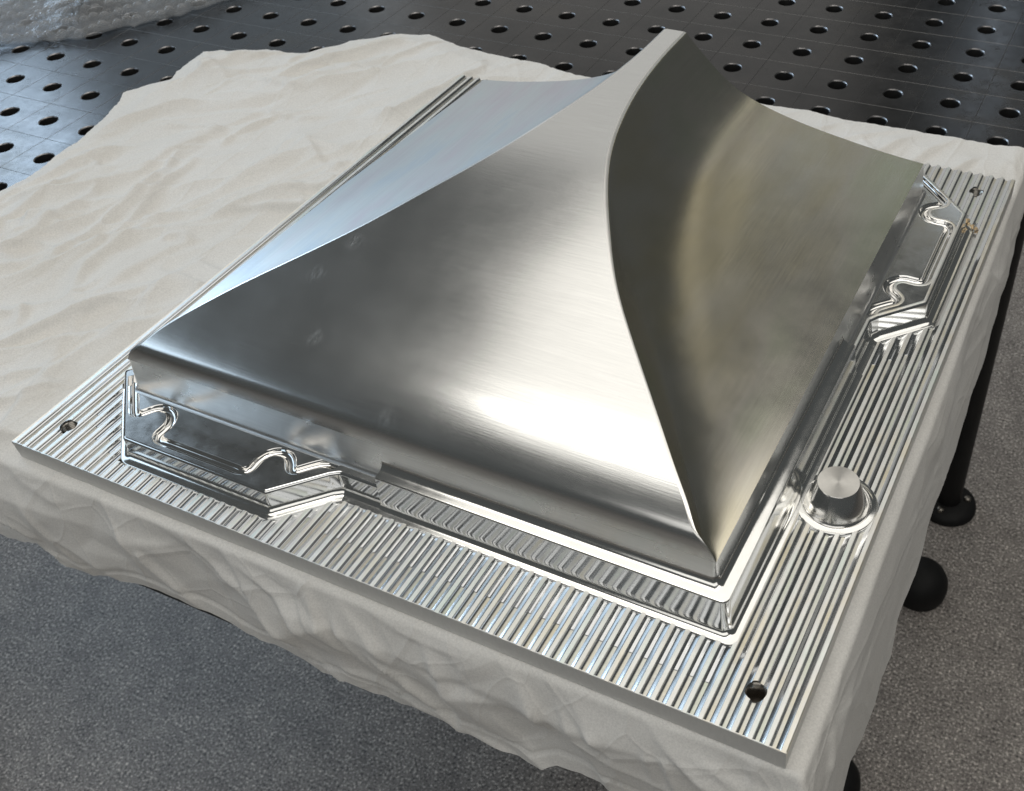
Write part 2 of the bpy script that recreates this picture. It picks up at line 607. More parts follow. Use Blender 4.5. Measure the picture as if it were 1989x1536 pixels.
def rib_mesh(xc, y0f, y1f, slot_rng, land_only=False):
    """closed solid strip; y0f / y1f give its ends per x; slot_rng = (from, to) of the deeper slot or None"""
    def ring(pts):
        return pts
    sections = []
    prof = PROF + ([] if land_only else PROF_TAIL)
    xs = [xc + p[0] for p in prof]
    # build with the slot: floor points inserted
    if land_only:
        full = [(x, p[1]) for x, p in zip(xs, prof)]
        full = [q for q in full if q[0] <= PW - 0.3] + [(PW - 0.3, 15.0), (PW, 14.7)]
        full = sorted(full, key=lambda q: q[0])
        full = [q for q in full if not (q[0] > xc + 1.05 and q[0] < PW - 0.4)]
        raised = full
    else:
        a = [(xc + p[0], p[1]) for p in PROF]
        b = [(xc + p[0], p[1]) for p in PROF_TAIL]
        slot_lo = [(xc + 2.2, FLOORZ + .2), (xc + 2.3, FLOORZ - SLOTD + .2), (xc + 3.2, FLOORZ - SLOTD + .2), (xc + 4.0, FLOORZ - SLOTD + .2), (xc + 4.1, FLOORZ + .12)]
        slot_hi = [(xc + 2.2, FLOORZ + .22), (xc + 2.5, FLOORZ + .1), (xc + 3.2, FLOORZ), (xc + 3.7, FLOORZ + .04), (xc + 4.1, FLOORZ + .12)]
        raised = a + slot_hi + b
        full = a + slot_lo + b
    n = len(full)
    cap = [(full[-1][0], 11.0), (full[0][0], 11.0)]
    rows = []
    lo = [y0f(x) for x, z in full] + [y0f(cap[0][0]), y0f(cap[1][0])]
    hi = [y1f(x) for x, z in full] + [y1f(cap[0][0]), y1f(cap[1][0])]
    sec_r = [z for x, z in raised] + [11.0, 11.0]
    sec_s = [z for x, z in full] + [11.0, 11.0]
    xx = [x for x, z in full] + [c[0] for c in cap]
    ylist = [(lo, sec_r)]
    if slot_rng and not land_only:
        s0, s1 = slot_rng
        mid0 = max(s0, min(lo))
        if s1 - mid0 > 6:
            if s0 <= max(lo) + 0.01:
                ylist = [(lo, sec_s)]
            else:
                ylist += [([s0] * len(xx), sec_r), ([s0 + 0.25] * len(xx), sec_s)]
            if s1 >= min(hi) - 0.01:
                ylist += [(hi, sec_s)]
            else:
                ylist += [([s1] * len(xx), sec_s), ([s1 + 0.25] * len(xx), sec_r), (hi, sec_r)]
        else:
            ylist += [(hi, sec_r)]
    else:
        ylist += [(hi, sec_r)]
    V = [(x, y, z) for ys, zs in ylist for x, y, z in zip(xx, ys, zs)]
    m_ = len(xx)
    F, MI = [], []
    for i in range(len(ylist) - 1):
        for j in range(m_):
            k = (j + 1) % m_
            F.append((i * m_ + j, i * m_ + k, (i + 1) * m_ + k, (i + 1) * m_ + j))
            if land_only:
                MI.append(0)
            elif j in (1, 2, 3):
                MI.append(0)
            elif j in (len(PROF) + 1, len(PROF) + 2):
                MI.append(2 if ylist[i][1] is sec_s and ylist[i + 1][1] is sec_s else 1)
            else:
                MI.append(1)
    F.append(tuple(range(m_))[::-1]); MI.append(3)
    last = (len(ylist) - 1) * m_
    F.append(tuple(range(last, last + m_))); MI.append(3)
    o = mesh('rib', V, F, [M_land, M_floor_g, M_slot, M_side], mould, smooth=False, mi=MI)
    return o


def y_const(c):
    return lambda x: c


k0 = 0
for k in range(0, 62):
    xc = 2.5 + 8 * k
    mid = xc + 2.8
    land_only = k == 61
    ch = crossings(min(mid, PW - 2), mid)
    pieces = []
    if not ch:
        pieces.append((y_const(0.0), y_const(PD), (0, PD)))
    else:
        n = len(ch)
        for s in range(0, n + 1, 2):
            def yf(idx):
                if idx < 0:
                    return y_const(0.0)
                if idx >= n:
                    return y_const(PD)
                return lambda x, idx=idx: crossings(mid, x)[idx]
            a, b = yf(s - 1), yf(s)
            # the hidden strips behind the core are left out
            if s > 0 and 60 < xc < 410:
                continue
            ya, yb = a(mid), b(mid)
            end = yb - 22 if yb < 300 else yb
            if 24 < yb < 60 and 48 < xc < 215:
                end = yb - 7 - (4 if xc < 82 else 0)
            pieces.append((a, b, (ya + (12 if ya > 1 else 0), end if b(mid) < PD - 1 else PD)))
    for a, b, srng in pieces:
        o = rib_mesh(xc, a, b, srng, land_only)
        if k == 0:
            pass
        cs = [c for c, (hx, hy) in zip(cutters, HOLES) if xc - 1.3 < hx + 5.4 and xc + 7 > hx - 5.4]
        if xc + 7 > CONE[0] - 22 and xc - 2 < CONE[0] + 22:
            cs.append(ccut)
        if cs:
            cut(o, cs)
# thin lip left along the front edge
mesh('front_lip', [(x, y, z) for x in (0, PW) for y, z in ((-0.02, 12.4), (-0.02, 14.7), (0.25, 14.98), (0.6, 14.98), (0.9, 12.4))],
     [(i + 5, i + 6, i + 1, i) for i in range(4)], [M_side, M_land], mould, smooth=False, mi=[0, 1, 1, 1])
# left edge strip
rib0 = mesh('edge_land', [(0, 0, 11), (0, PD, 11), (0, 0, 14.7), (0, PD, 14.7), (0.3, 0, 15), (0.3, PD, 15), (1.25, 0, 14.6), (1.25, PD, 14.6), (1.25, 0, 11), (1.25, PD, 11)],
            [(0, 2, 3, 1), (2, 4, 5, 3), (4, 6, 7, 5), (6, 8, 9, 7), (8, 6, 4, 2, 0), (1, 3, 5, 7, 9)], M_land, mould, smooth=False)

# tapped holes
for hx, hy in HOLES:
    pr = [(5.19, 13.3)]
    z = 13.1
    while z > 3:
        pr += [(4.95, z), (4.45, z - 0.62)]
        z -= 1.25
    pr += [(4.4, 2.6), (0.05, 2.4)]
    v, f = lathe(pr, 36)
    o = mesh('tapped_hole', v, [q[::-1] for q in f], M_thread, mould, angle=25)
    o.location = Vector((hx, hy, 0)) * MM

# alignment cone standing in its ring
v, f = lathe([(22.6, FLOORZ - 0.5), (22.2, 14.3), (21.6, 14.95), (19.3, 15.0), (18.7, 15.25), (18.35, 15.1), (18.0, 14.6), (17.5, 14.35), (16.8, 14.4)], 72)
o = mesh('cone_ring', v, [q[::-1] for q in f], M_polish, mould, angle=40)
o.location = Vector((*CONE, 0)) * MM
v, f = lathe([(17.6, 14.35), (17.3, 14.55), (16.8, 15.1), (16.35, 16.0), (16.0, 16.8), (11.5, 31.0), (11.1, 31.5)], 72)
o = mesh('alignment_cone', v, [q[::-1] for q in f], M_cone, mould, angle=60)
o.location = Vector((*CONE, 0)) * MM
v, f = lathe([(11.1, 31.5), (8, 31.5), (4, 31.5), (0.02, 31.5)], 72)
t = mesh('cone_top', v, [q[::-1] for q in f], M_conetop, o, angle=60)
# the cutter that faced the ring bit a scallop out of the wall
sc = cyl('cutter', CONE[0], CONE[1], 24.6, 13.6, 26, 72)
# (block is an open shell, so the scallop is its own concave patch let into the wall)
a0 = [math.radians(180 + d) for d in np.linspace(-24, 24, 17)]
sv = []
for z, rr in ((15.2, 22.4), (16.2, 23.4), (18, 24.2), (24.5, 25.0), (27, 25.6)):
    for a in a0:
        sv.append((CONE[0] + rr * math.cos(a), CONE[1] + rr * math.sin(a), z))
for c in cutters + [ccut, sc]:
    bpy.data.objects.remove(c, do_unlink=True)

# brown residue left at the corner of the far lock pad
v, f = [], []
for (rx, ry, rr) in ((470.6, 431.5, 2.0), (475.8, 425.6, 1.8), (466.8, 433.6, 1.2), (479.0, 424.0, 1.3), (473.2, 427.6, 1.1)):
    b0 = len(v)
    v.append((rx, ry, 15.9))
    for ring_, zz in ((.6, 15.7), (1.0, 14.4)):
        for q in range(14):
            a = 2 * math.pi * q / 14
            k_ = rr * ring_ * (1 + .3 * math.sin(3 * a + rx) + .2 * math.sin(5 * a + ry))
            v.append((rx + k_ * math.cos(a), ry + k_ * math.sin(a) * 1.3, zz))
    for q in range(14):
        q2 = (q + 1) % 14
        f += [(b0, b0 + 1 + q, b0 + 1 + q2), (b0 + 1 + q, b0 + 15 + q, b0 + 15 + q2, b0 + 1 + q2)]
mesh('residue', v, f, M_rust, mould)

# ---- the horn core
ys_t = [57.3, 58.0, 59.0, 60.2, 62, 66, 73, 89, 111, 134, 152, 168, 188, 209, 226, 244, 261, 279, 301, 331, 360, 440]
zs_t = [53.0, 57.6, 61.4, 64.2, 66.2, 69.2, 73.6, 81.9, 88.8, 94.4, 99.4, 103.9, 108.2, 112, 114.5, 117.4, 119.7, 121.2, 122.2, 122.5, 122.4, 121.8]
ys_w = [57.3, 58.0, 59.0, 60.2, 62, 66, 73, 89, 111, 134, 152, 168, 188, 209, 226, 244, 261, 279, 301, 331, 355, 376, 396, 440]
ws_t = [188.7, 186.6, 183.2, 179.6, 176.4, 172.6, 167, 151, 133, 113, 98, 84, 72, 60, 50, 41, 33.4, 27.4, 21.6, 15.2, 11.8, 9.8, 8.4, 8.4]
YD = np.arange(57.3, 440.01, 0.35)
ZF = smooth_table(ys_t, zs_t, YD, lambda y: min(14, max(0.6, (y - 61) * 0.4)))
WF = smooth_table(ys_w, ws_t, YD, lambda y: min(14, max(0.6, (y - 61) * 0.4)))
ZF[0], WF[0] = 53.0, 188.7
sx = np.array([0, .026, .0625, .113, .152, .202, .256, .361, .484, .604, .727, .833, .911, 1.0])
sy = np.array([1, .921, .82, .686, .585, .485, .40, .30, .211, .147, .09, .047, .022, 0])
SD = np.linspace(0, 1, 401)
SS = smooth_table(sx, sy, SD, lambda s: min(0.045, max(0.004, s * 0.3)))
SS[0], SS[-1] = 1, 0
YEND, ZE, WE = 432.0, 53.0, 188.7
rows = np.unique(np.r_[np.linspace(57.3, 62.5, 16), np.linspace(62.5, 80, 18), np.linspace(80, YEND, 110)])
zf = lambda y: np.interp(y, YD, ZF)
wf = lambda y: np.interp(y, YD, WF)
CR = 2.2


def side_z(y, a):
    w_ = wf(y)
    s = (a - w_) / max(1e-6, (WE - w_))
    return ZE + (zf(y) - ZE) * np.interp(np.clip(s, 0, 1), SD, SS)


WEL = lambda y: np.interp(y, [57, 150, 260, 432], [188.7, 188.4, 185.5, 174.5])     # the left edge runs slightly inward to the back
front, lefts, rights, cl, cr_ = [], [], [], [], []
NF, NS = 33, 56
tt = np.linspace(0, 1, NS) ** 1.5
for y in rows:
    w_, z_ = wf(y), zf(y)
    c = min(CR, (WE - w_) * 0.3 + 0.15)
    for u in np.linspace(-1, 1, NF):
        front.append((CX + u * (w_ - c), y, z_))
    a0_ = w_ + c * 0.05
    zc = z_ - 0.27 * c
    for t in tt:
        a = a0_ + (WE - a0_) * t
        za = max(min(side_z(y, a), zc - 0.35 * (a - a0_)), ZE - 0.02)
        rights.append((CX + a, y, za))
        lefts.append((CX - (a0_ + (WEL(y) - a0_) * t), y, za))
    for t in np.linspace(0, 1, 6):
        x_ = w_ - c + (a0_ - w_ + c) * t
        zz = z_ - 0.27 * c * (0.35 * t + 0.65 * t * t)
        cr_.append((CX + x_, y, zz))
        cl.append((CX - x_, y, zz))
nr = len(rows)
mesh('front_face', front, grid_faces(nr, NF), M_front, mould)
mesh('right_face', rights, grid_faces(nr, NS), M_right, mould)
mesh('left_face', lefts, grid_faces(nr, NS, flip=True), M_left, mould)
mesh('crest_edge', cr_, grid_faces(nr, 6), M_crest, mould)
mesh('crest_edge', cl, grid_faces(nr, 6, flip=True), M_crest, mould)
# far end of the core, dropping to the base
endp = [p for p in lefts[-NS:]][::-1] + cl[-6:][::-1] + front[-NF:] + cr_[-6:] + rights[-NS:]
mesh('far_face', endp + [(p[0], 442, 29) for p in endp], grid_faces(2, len(endp), flip=True), M_wall, mould)

# drafted wall under the core
rect = round_poly([(57.3, 57.3), (434.7, 57.3), (434.7, YEND), (71.5, YEND), (60.5, 260), (57.6, 150)], [2.2, 2.2, 2.2, 2.2, 0, 0], 4)
v, f = loft(rect, [(5.2, 29.75), (4.3, 30.1), (3.4, 30.9), (2.8, 32.2), (2.5, 33.8), (2.44, 34.3), (0.1, 52.4), (0.0, 53.0)])
mesh('upper_wall', v, f, M_draft, mould, angle=40)

# stepped ledge that runs round the near corner only


def ledge_ring(d):
    r = 2.6 + 0.15 * d
    cx, cy = 434.7 + d - r, 57.3 - d + r
    return [(x, 57.3 - d) for x in (240.0, 300, 360, 420)] + [(cx + r * math.sin(a), cy - r * math.cos(a)) for a in np.linspace(0, math.pi / 2, 8)] + [(434.7 + d, y) for y in (110, 170, 247.5)]


LP = ledge_ring(0)
sect = [(1.35, 42.6), (1.75, 41.0), (2.4, 39.6), (3.4, 38.6), (4.7, 37.9), (6.4, 37.5), (8.6, 37.3), (9.2, 37.0), (9.5, 36.4), (9.55, 36.0), (11.14, 20.4), (11.2, 20.0),
        (11.5, 18.3), (12.1, 17.0), (12.8, 16.1), (13.7, 15.5), (14.7, 15.18), (15.9, 15.06), (16.4, 14.9), (16.8, 14.2), (17.1, FLOORZ - 0.4)]
lv = []
for d, z in sect[::-1]:
    lv += [(x, y, z) for x, y in ledge_ring(d)]
ns, npts = len(sect), len(LP)
lf = grid_faces(ns, npts)
lmi = []
for i in range(ns - 1):
    zmid = (sect[::-1][i][1] + sect[::-1][i + 1][1]) / 2
    lmi += [0 if 20 < zmid < 36.5 else 1] * (npts - 1)
e0 = [i * npts for i in range(ns)] + [len(lv), len(lv) + 1]
lv += [(240.0, 57.3, 42.6), (240.0, 57.3, FLOORZ - 0.4), (434.7, 247.5, 42.6), (434.7, 247.5, FLOORZ - 0.4)]
lf.append(tuple(e0)); lmi.append(1)
lf.append(tuple(([i * npts + npts - 1 for i in range(ns)] + [len(lv) - 2, len(lv) - 1])[::-1])); lmi.append(1)
mesh('wall_ledge', lv, lf, [M_wall, M_polish], mould, mi=lmi, angle=35)
if True:
    mesh('wall_scallop', [(p[0] + 0.0, p[1], p[2]) for p in sv], grid_faces(5, len(a0), flip=True), M_polish, mould)

# the two lock pads: flat land, serpentine groove, flat pocket
GP = [(43.5, 63.5), (48, 59), (52.5, 54.5), (56, 51), (61, 46.2), (66, 41.3), (69.6, 38.9), (73, 39.6), (75.6, 42.6), (78.2, 46), (81.8, 48.2), (86, 48.7), (90.2, 47.4), (93.8, 44.2),
      (95.9, 39.8), (96.3, 35.4), (96.2, 31.6), (98.2, 28.6), (102, 27.5), (110, 27.5), (125, 27.5), (140, 27.5), (153, 27.5), (159, 27.4), (163, 28.4),
      (165.1, 31.4), (165.2, 35.5), (165.2, 39.5), (166.8, 43.6), (170, 46.7), (174.3, 48.0), (178.6, 47.2), (182.1, 44.8), (184.8, 41.6), (187.4, 39.6), (190.2, 40.2),
      (193, 43), (196.4, 46.4), (199.6, 49.2), (203.2, 50.9), (208, 51.4)]


def catmull(P, n):
    P = [np.array(p, float) for p in P]
    Q = [2 * P[0] - P[1]] + P + [2 * P[-1] - P[-2]]
    out = []
    for i in range(1, len(Q) - 2):
        for t in np.linspace(0, 1, n, endpoint=False):
            p0, p1, p2, p3 = Q[i - 1:i + 3]
            out.append(0.5 * (2 * p1 + (p2 - p0) * t + (2 * p0 - 5 * p1 + 4 * p2 - p3) * t * t + (3 * p1 - p0 - 3 * p2 + p3) * t ** 3))
    out.append(P[-1])
    return np.array(out)


GC = catmull(GP, 4)
GN = normals2d(GC, False)                      # points outward, to the land side (right of the direction of travel)
GN /= np.linalg.norm(GN, axis=1)[:, None]
HW = 3.35
GSEC = [(-HW, 30.0), (-HW + .25, 29.9), (-HW + .6, 29.5), (-2.35, 28.3), (-1.8, 27.5), (-1.0, 27.05), (0, 26.9), (1.0, 27.05), (1.8, 27.5), (2.35, 28.3), (HW - .6, 29.5), (HW - .25, 29.9), (HW, 30.0)]
outer = GC + GN * HW
innr = GC - GN * HW
PADZ = 30.0
# land: between the groove and the pad's rim
c1 = [(40.5, 71), (36.6, 64.6), (79.4, 21.8), (183.8, 21.8), (207.8, 45.6), (213, 49.4)]
RIMP = round_poly([(53, 75), (48.5, 73.5)] + c1[1:] + [(246, 49.4)], [0, 1, 2, 3, 2.5, 5, 4, 0], 5)


def to_right(P):
    return [(PW - p[1], PD - p[0]) for p in P]


for side in (0, 1):
    tr = (lambda P: [tuple(p) for p in P]) if side == 0 else to_right
    fl = side == 1
    lab = None
    land = list(map(tuple, RIMP)) + [(246, 55.5), (213, 55.5)] + list(map(tuple, outer[::-1])) + [(46, 66), (53, 60)]
    flat('pad_land', tr(land), PADZ, M_pad, mould)
    pocket = list(map(tuple, innr)) + [(206, 57.6), (52, 57.6)]
    flat('pad_pocket', tr(pocket), PADZ - 0.35, M_pad, mould)
    gv = []
    for p, n in zip(GC, GN):
        q = [(p[0] + n[0] * d, p[1] + n[1] * d) for d, z in GSEC]
        q = tr(q)
        zz = [z if i > 0 else z - 0.35 for i, (d, z) in enumerate(GSEC)]
        gv += [(x, y, z) for (x, y), z in zip(q, zz)]
    mesh('groove', gv, grid_faces(len(GC), len(GSEC), flip=fl) + [tuple(range(len(GSEC)))], M_groove, mould, angle=70)
    # bright hand-finished rim round the edge of the pad and along the groove
    st = []
    for p, n in zip(GC, GN):
        q = tr([(p[0] + n[0] * d, p[1] + n[1] * d) for d in (HW + 0.02, HW + 0.25, HW + 1.75, HW + 2.0)])
        st += [(x, y, z) for (x, y), z in zip(q, (30.0, 30.12, 30.12, 30.0))]
    if side == 1:
        mesh('groove_rim', st, grid_faces(len(GC), 4, flip=True), M_land, mould)
        RN = normals2d(RIMP, False)
        st = []
        for p, n in zip(RIMP, RN):
            q = tr([(p[0] + n[0] * d, p[1] + n[1] * d) for d in (0.7, 0.45, -1.1, -1.3)])
            st += [(x, y, z) for (x, y), z in zip(q, (29.8, 30.13, 30.13, 30.0))]
        mesh('pad_rim', st, grid_faces(len(RIMP), 4, flip=False), M_land, mould)

# ------------------------------------------------------------------ the welding table
TA = 0.0119
table = empty('welding_table', (0, 0, 0), TA, label='dark steel welding table with a grid of round holes and scribed lines', cat='table')
OFF = (6.555, -6.3253)
LCO, LSI = math.cos(-TA), math.sin(-TA)


def lat(i, j):
    """hole (i, j) of the table in the table's own frame (mm); the frame is turned by TA about the mould's corner"""
    return ((i - OFF[0]) * 50.0, (j - OFF[1]) * 50.0)


I0, I1, J0, J1 = -9, 16, -6, 16
YFRONT = -3.6
NSEG = 24
tv, tf, tm = [], [], []
rv, rf = [], []
tile_r, hole_r, cham = 25.0, 8.0, 0.9
LW, LDEP = 0.28, 0.35


def ring_pts(cx, cy, r, z):
    return [(cx + r * math.cos(2 * math.pi * (k + .5) / NSEG), cy + r * math.sin(2 * math.pi * (k + .5) / NSEG), z) for k in range(NSEG)]


def square_pts(cx, cy, h, z):
    out = []
    for k in range(NSEG):
        a = 2 * math.pi * (k + .5) / NSEG
        c, s = math.cos(a), math.sin(a)
        q = h / max(abs(c), abs(s))
        out.append((cx + c * q, cy + s * q, z))
    # snap the four diagonal points to the corners
    per = NSEG // 4
    for q in range(4):
        ang = math.pi / 4 + q * math.pi / 2
        sgx, sgy = (1 if math.cos(ang) > 0 else -1), (1 if math.sin(ang) > 0 else -1)
        k = min(range(NSEG), key=lambda k: abs(((2 * math.pi * (k + .5) / NSEG) - ang + math.pi) % (2 * math.pi) - math.pi))
        out[k] = (cx + sgx * h, cy + sgy * h, z)
    return out


def hit_view(x, y):
    return True


for i in range(I0, I1 + 1):
    for j in range(J0, J1 + 1):
        cx, cy = lat(i, j)
        b0 = len(tv)
        rings = [square_pts(cx, cy, tile_r, -LDEP), square_pts(cx, cy, tile_r - LW, 0), ring_pts(cx, cy, hole_r + 2.2, 0), ring_pts(cx, cy, hole_r + cham, 0),
                 ring_pts(cx, cy, hole_r + .15, -cham * .9), ring_pts(cx, cy, hole_r, -cham * 1.3), ring_pts(cx, cy, hole_r, -12)]
        for r_ in rings:
            tv += [(x, max(y, YFRONT), z) for x, y, z in r_]
        for a in range(len(rings) - 1):
            for k in range(NSEG):
                k2 = (k + 1) % NSEG
                tf.append((b0 + a * NSEG + k, b0 + a * NSEG + k2, b0 + (a + 1) * NSEG + k2, b0 + (a + 1) * NSEG + k))
                tm.append((2, 0, 0, 1, 3, 3)[a])  # bore walls take the black: darkness inside the holes, painted on
top = mesh('table_top', tv, tf, [M_table, M_rim, M_line, M_black], table, smooth=True, mi=tm, angle=30)
xa, xb = lat(I0 - .5, 0)[0], lat(I1 + .5, 0)[0]
ya, yb = YFRONT, lat(0, J1 + .5)[1]


def box(x0, x1, y0, y1, z0, z1):
    v = [(x, y, z) for z in (z0, z1) for x, y in ((x0, y0), (x1, y0), (x1, y1), (x0, y1))]
    return v, [(3, 2, 1, 0), (4, 5, 6, 7), (0, 1, 5, 4), (1, 2, 6, 5), (2, 3, 7, 6), (3, 0, 4, 7)]


for nm, bx in (('side_panel', (xa, xb, ya, ya + 12, -100, -0.4)), ('side_panel', (xa, xb, yb - 12, yb, -100, -0.4)),
               ('side_panel', (xb - 12, xb, ya + 12, yb - 12, -100, -0.4)), ('side_panel', (xa, xa + 12, ya + 12, yb - 12, -100, -0.4))):
    v, f = box(*bx)
    mesh(nm, v, f, M_black, table, smooth=False)
v, f = box(xa + 12, xb - 12, ya + 12, yb - 12, -98, -94)
mesh('under_panel', v, f, M_black, table, smooth=False)
for lx, ly in ((471, 924), (430, 40), (xa + 60, 924), (xa + 60, 40)):
    v, f = lathe([(21, -98), (21, -400), (19, -800), (19, -838)], 24)
    lg = mesh('leg', v, [q[::-1] for q in f], M_black, table)
    lg.location = Vector((lx, ly, 0)) * MM
    v, f = lathe([(16, -832), (30, -834), (40, -837), (44, -842), (45, -849.5)], 32)
    ft = mesh('foot', v, [q[::-1] for q in f], M_rubber, lg)
    for a in (0.3, 2.4, 4.5):
        v, f = lathe([(0.05, -829), (5, -829), (5.5, -830), (5.5, -836)], 12)
        b = mesh('bolt', v, f, M_bolt, lg)
        b.location = Vector((29 * math.cos(a), 29 * math.sin(a), 0)) * MM

# black round foot standing on the floor past the hem
fc = empty('rubber_foot', (462, 750, -850), label='black domed rubber foot on the floor, nearer of the two beyond the right hem', cat='foot')
v, f = lathe([(36, 0), (38, 6), (39.5, 18), (38.5, 30), (34, 41), (26, 49), (14, 53.5), (0.05, 55)], 40)
mesh('dome', v, f, M_rubber, fc)

fc = empty('rubber_foot', (436, 408, -850), label='black domed rubber foot mostly hidden below the hem at the near table corner', cat='foot')
v, f = lathe([(36, 0), (38, 6), (39.5, 18), (38.5, 30), (34, 41), (26, 49), (14, 53.5), (0.05, 55)], 40)
mesh('dome', v, f, M_rubber, fc)

# ------------------------------------------------------------------ floor
v = [(-6000, -4000, -850), (6000, -4000, -850), (6000, 8000, -850), (-6000, 8000, -850)]
o = mesh('floor', v, [(0, 1, 2, 3)], M_floor, None, smooth=False)
tag(o, kind='structure')

# ------------------------------------------------------------------ the cloth
def yt(x):
    return -4.4 + x * TA


def xt(y):
    return 498.2 - (y + 2.8) * TA


TOPX = [-300, -291.5, -267, -230, -184.7, -172.9, -153, -125, -93.9, -51.3, -8.6, 43.1, 86.8, 150, 200, 260.5, 301.6, 339.8, 401.3, 439.1, 467.8, 486.7, 560]
TOPY = [468, 471, 477.4, 490, 503.1, 520.3, 544, 566, 579.4, 565.7, 563.4, 562.7, 553.4, 558, 560, 562.7, 566.2, 561.6, 561.9, 562.9, 563.4, 568, 572]
LEFY = [-120, 100, 208.2, 228.9, 266.1, 303.3, 335.8, 375.3, 395.8, 410.9, 440, 471]
LEFX = [-262, -266, -268.8, -262.5, -267.7, -274, -283.1, -301.4, -289.2, -277.7, -284, -291.5]
FRX = [-262, -180, -120, -73.6, -56.5, -30, -4.6, 31, 55, 80, 102, 138, 156, 185, 214, 235, 252, 270, 281, 319, 358, 372, 403, 440, 470, 498]
FRD = [92, 90, 91, 90, 91, 82, 76, 83, 76, 70, 70, 74, 81, 79, 84, 77, 82, 82, 75, 79, 84, 73, 73, 80, 92, 100]
RIY = [-4, 20, 41, 90, 107, 171, 185, 230, 250, 300, 340, 375, 430, 465, 500, 572]
RID = [104, 106, 112, 138, 144, 150, 128, 126, 108, 120, 122, 100, 118, 100, 74, 50]

NU, NV = 440, 400
uu = np.linspace(0, 1, NU)
vv = np.linspace(0, 1, NV)
U, V_ = np.meshgrid(uu, vv)


def fray(t, amp, seed):
    r = np.random.default_rng(seed)
    n = r.normal(size=len(t))
    k = np.array([1, 2, 1]) / 4
    return amp * (np.convolve(n, k, 'same') * 0.8 + np.interp(t, np.linspace(0, 1, 40), r.normal(size=40)) * 1.2)


xR_top = xt(568) + 46
bot_x = np.linspace(LEFX[0], xt(-4) + 104, NU)
bot = np.stack([bot_x, yt(bot_x) - np.interp(bot_x, FRX, FRD) + fray(uu, .5, 3)], 1)
top_x = np.linspace(-291.5, xR_top, NU)
top_c = np.stack([top_x, np.interp(top_x, TOPX, TOPY) + fray(uu, .7, 4)], 1)
lef_y = np.linspace(bot[0, 1], top_c[0, 1], NV)
lef = np.stack([np.interp(lef_y, LEFY, LEFX) + fray(vv, .7, 5), lef_y], 1)
lef[0], lef[-1] = bot[0], top_c[0]
rig_y = np.linspace(bot[-1, 1], top_c[-1, 1], NV)
rig = np.stack([xt(rig_y) + np.interp(rig_y, RIY, RID) + fray(vv, .6, 6), rig_y], 1)
rig[0], rig[-1] = bot[-1], top_c[-1]
Pm = (1 - V_)[..., None] * bot[None] + V_[..., None] * top_c[None] + (1 - U)[..., None] * lef[:, None] + U[..., None] * rig[:, None] \
    - ((1 - U) * (1 - V_))[..., None] * bot[0] - (U * (1 - V_))[..., None] * bot[-1] - ((1 - U) * V_)[..., None] * top_c[0] - (U * V_)[..., None] * top_c[-1]
MX, MY = Pm[..., 0], Pm[..., 1]


def crumple(x, y, size, seed, stretch=1.0, turn=0.0):
    """piecewise flat facets over a scattered triangulation: flat panels meeting in sharp creases"""
    r = np.random.default_rng(seed)
    ca, sa = math.cos(turn), math.sin(turn)
    X = (x * ca + y * sa) / (size * stretch)
    Y = (-x * sa + y * ca) / size
    x0, x1, y0, y1 = int(X.min()) - 2, int(X.max()) + 3, int(Y.min()) - 2, int(Y.max()) + 3
    pts = [(i + .5 * (j % 2) + r.uniform(-.42, .42), j + r.uniform(-.42, .42)) for i in range(x0, x1) for j in range(y0, y1)]
    hh = r.normal(size=len(pts))
    vs, _, fs, ov, _, _ = delaunay_2d_cdt([Vector(p) for p in pts], [], [], 0, 1e-5)
    hmap = np.zeros(len(vs))
    for i, o_ in enumerate(ov):
        hmap[i] = hh[o_[0]] if o_ else 0
    out = np.zeros(X.size)
    Xf, Yf = X.ravel(), Y.ravel()
    # bucket the sample points by unit cell so each triangle only tests a few
    order = np.lexsort((Yf, np.floor(Xf)))
    xs_ = np.floor(Xf)[order]
    for t in fs:
        (ax, ay), (bx, by), (cx, cy) = (vs[t[0]], vs[t[1]], vs[t[2]])
        lo, hi = np.searchsorted(xs_, math.floor(min(ax, bx, cx))), np.searchsorted(xs_, math.floor(max(ax, bx, cx)), 'right')
        if hi <= lo:
            continue
        idx = order[lo:hi]
        yy = Yf[idx]
        k = (yy >= min(ay, by, cy)) & (yy <= max(ay, by, cy))
        idx = idx[k]
        if not len(idx):
            continue
        px, py = Xf[idx], Yf[idx]
        den = (by - cy) * (ax - cx) + (cx - bx) * (ay - cy)
        if abs(den) < 1e-12:
            continue
        l1 = ((by - cy) * (px - cx) + (cx - bx) * (py - cy)) / den
        l2 = ((cy - ay) * (px - cx) + (ax - cx) * (py - cy)) / den
        l3 = 1 - l1 - l2
        k = (l1 >= -1e-9) & (l2 >= -1e-9) & (l3 >= -1e-9)
        out[idx[k]] = (l1 * hmap[t[0]] + l2 * hmap[t[1]] + l3 * hmap[t[2]])[k]
    return out.reshape(X.shape)


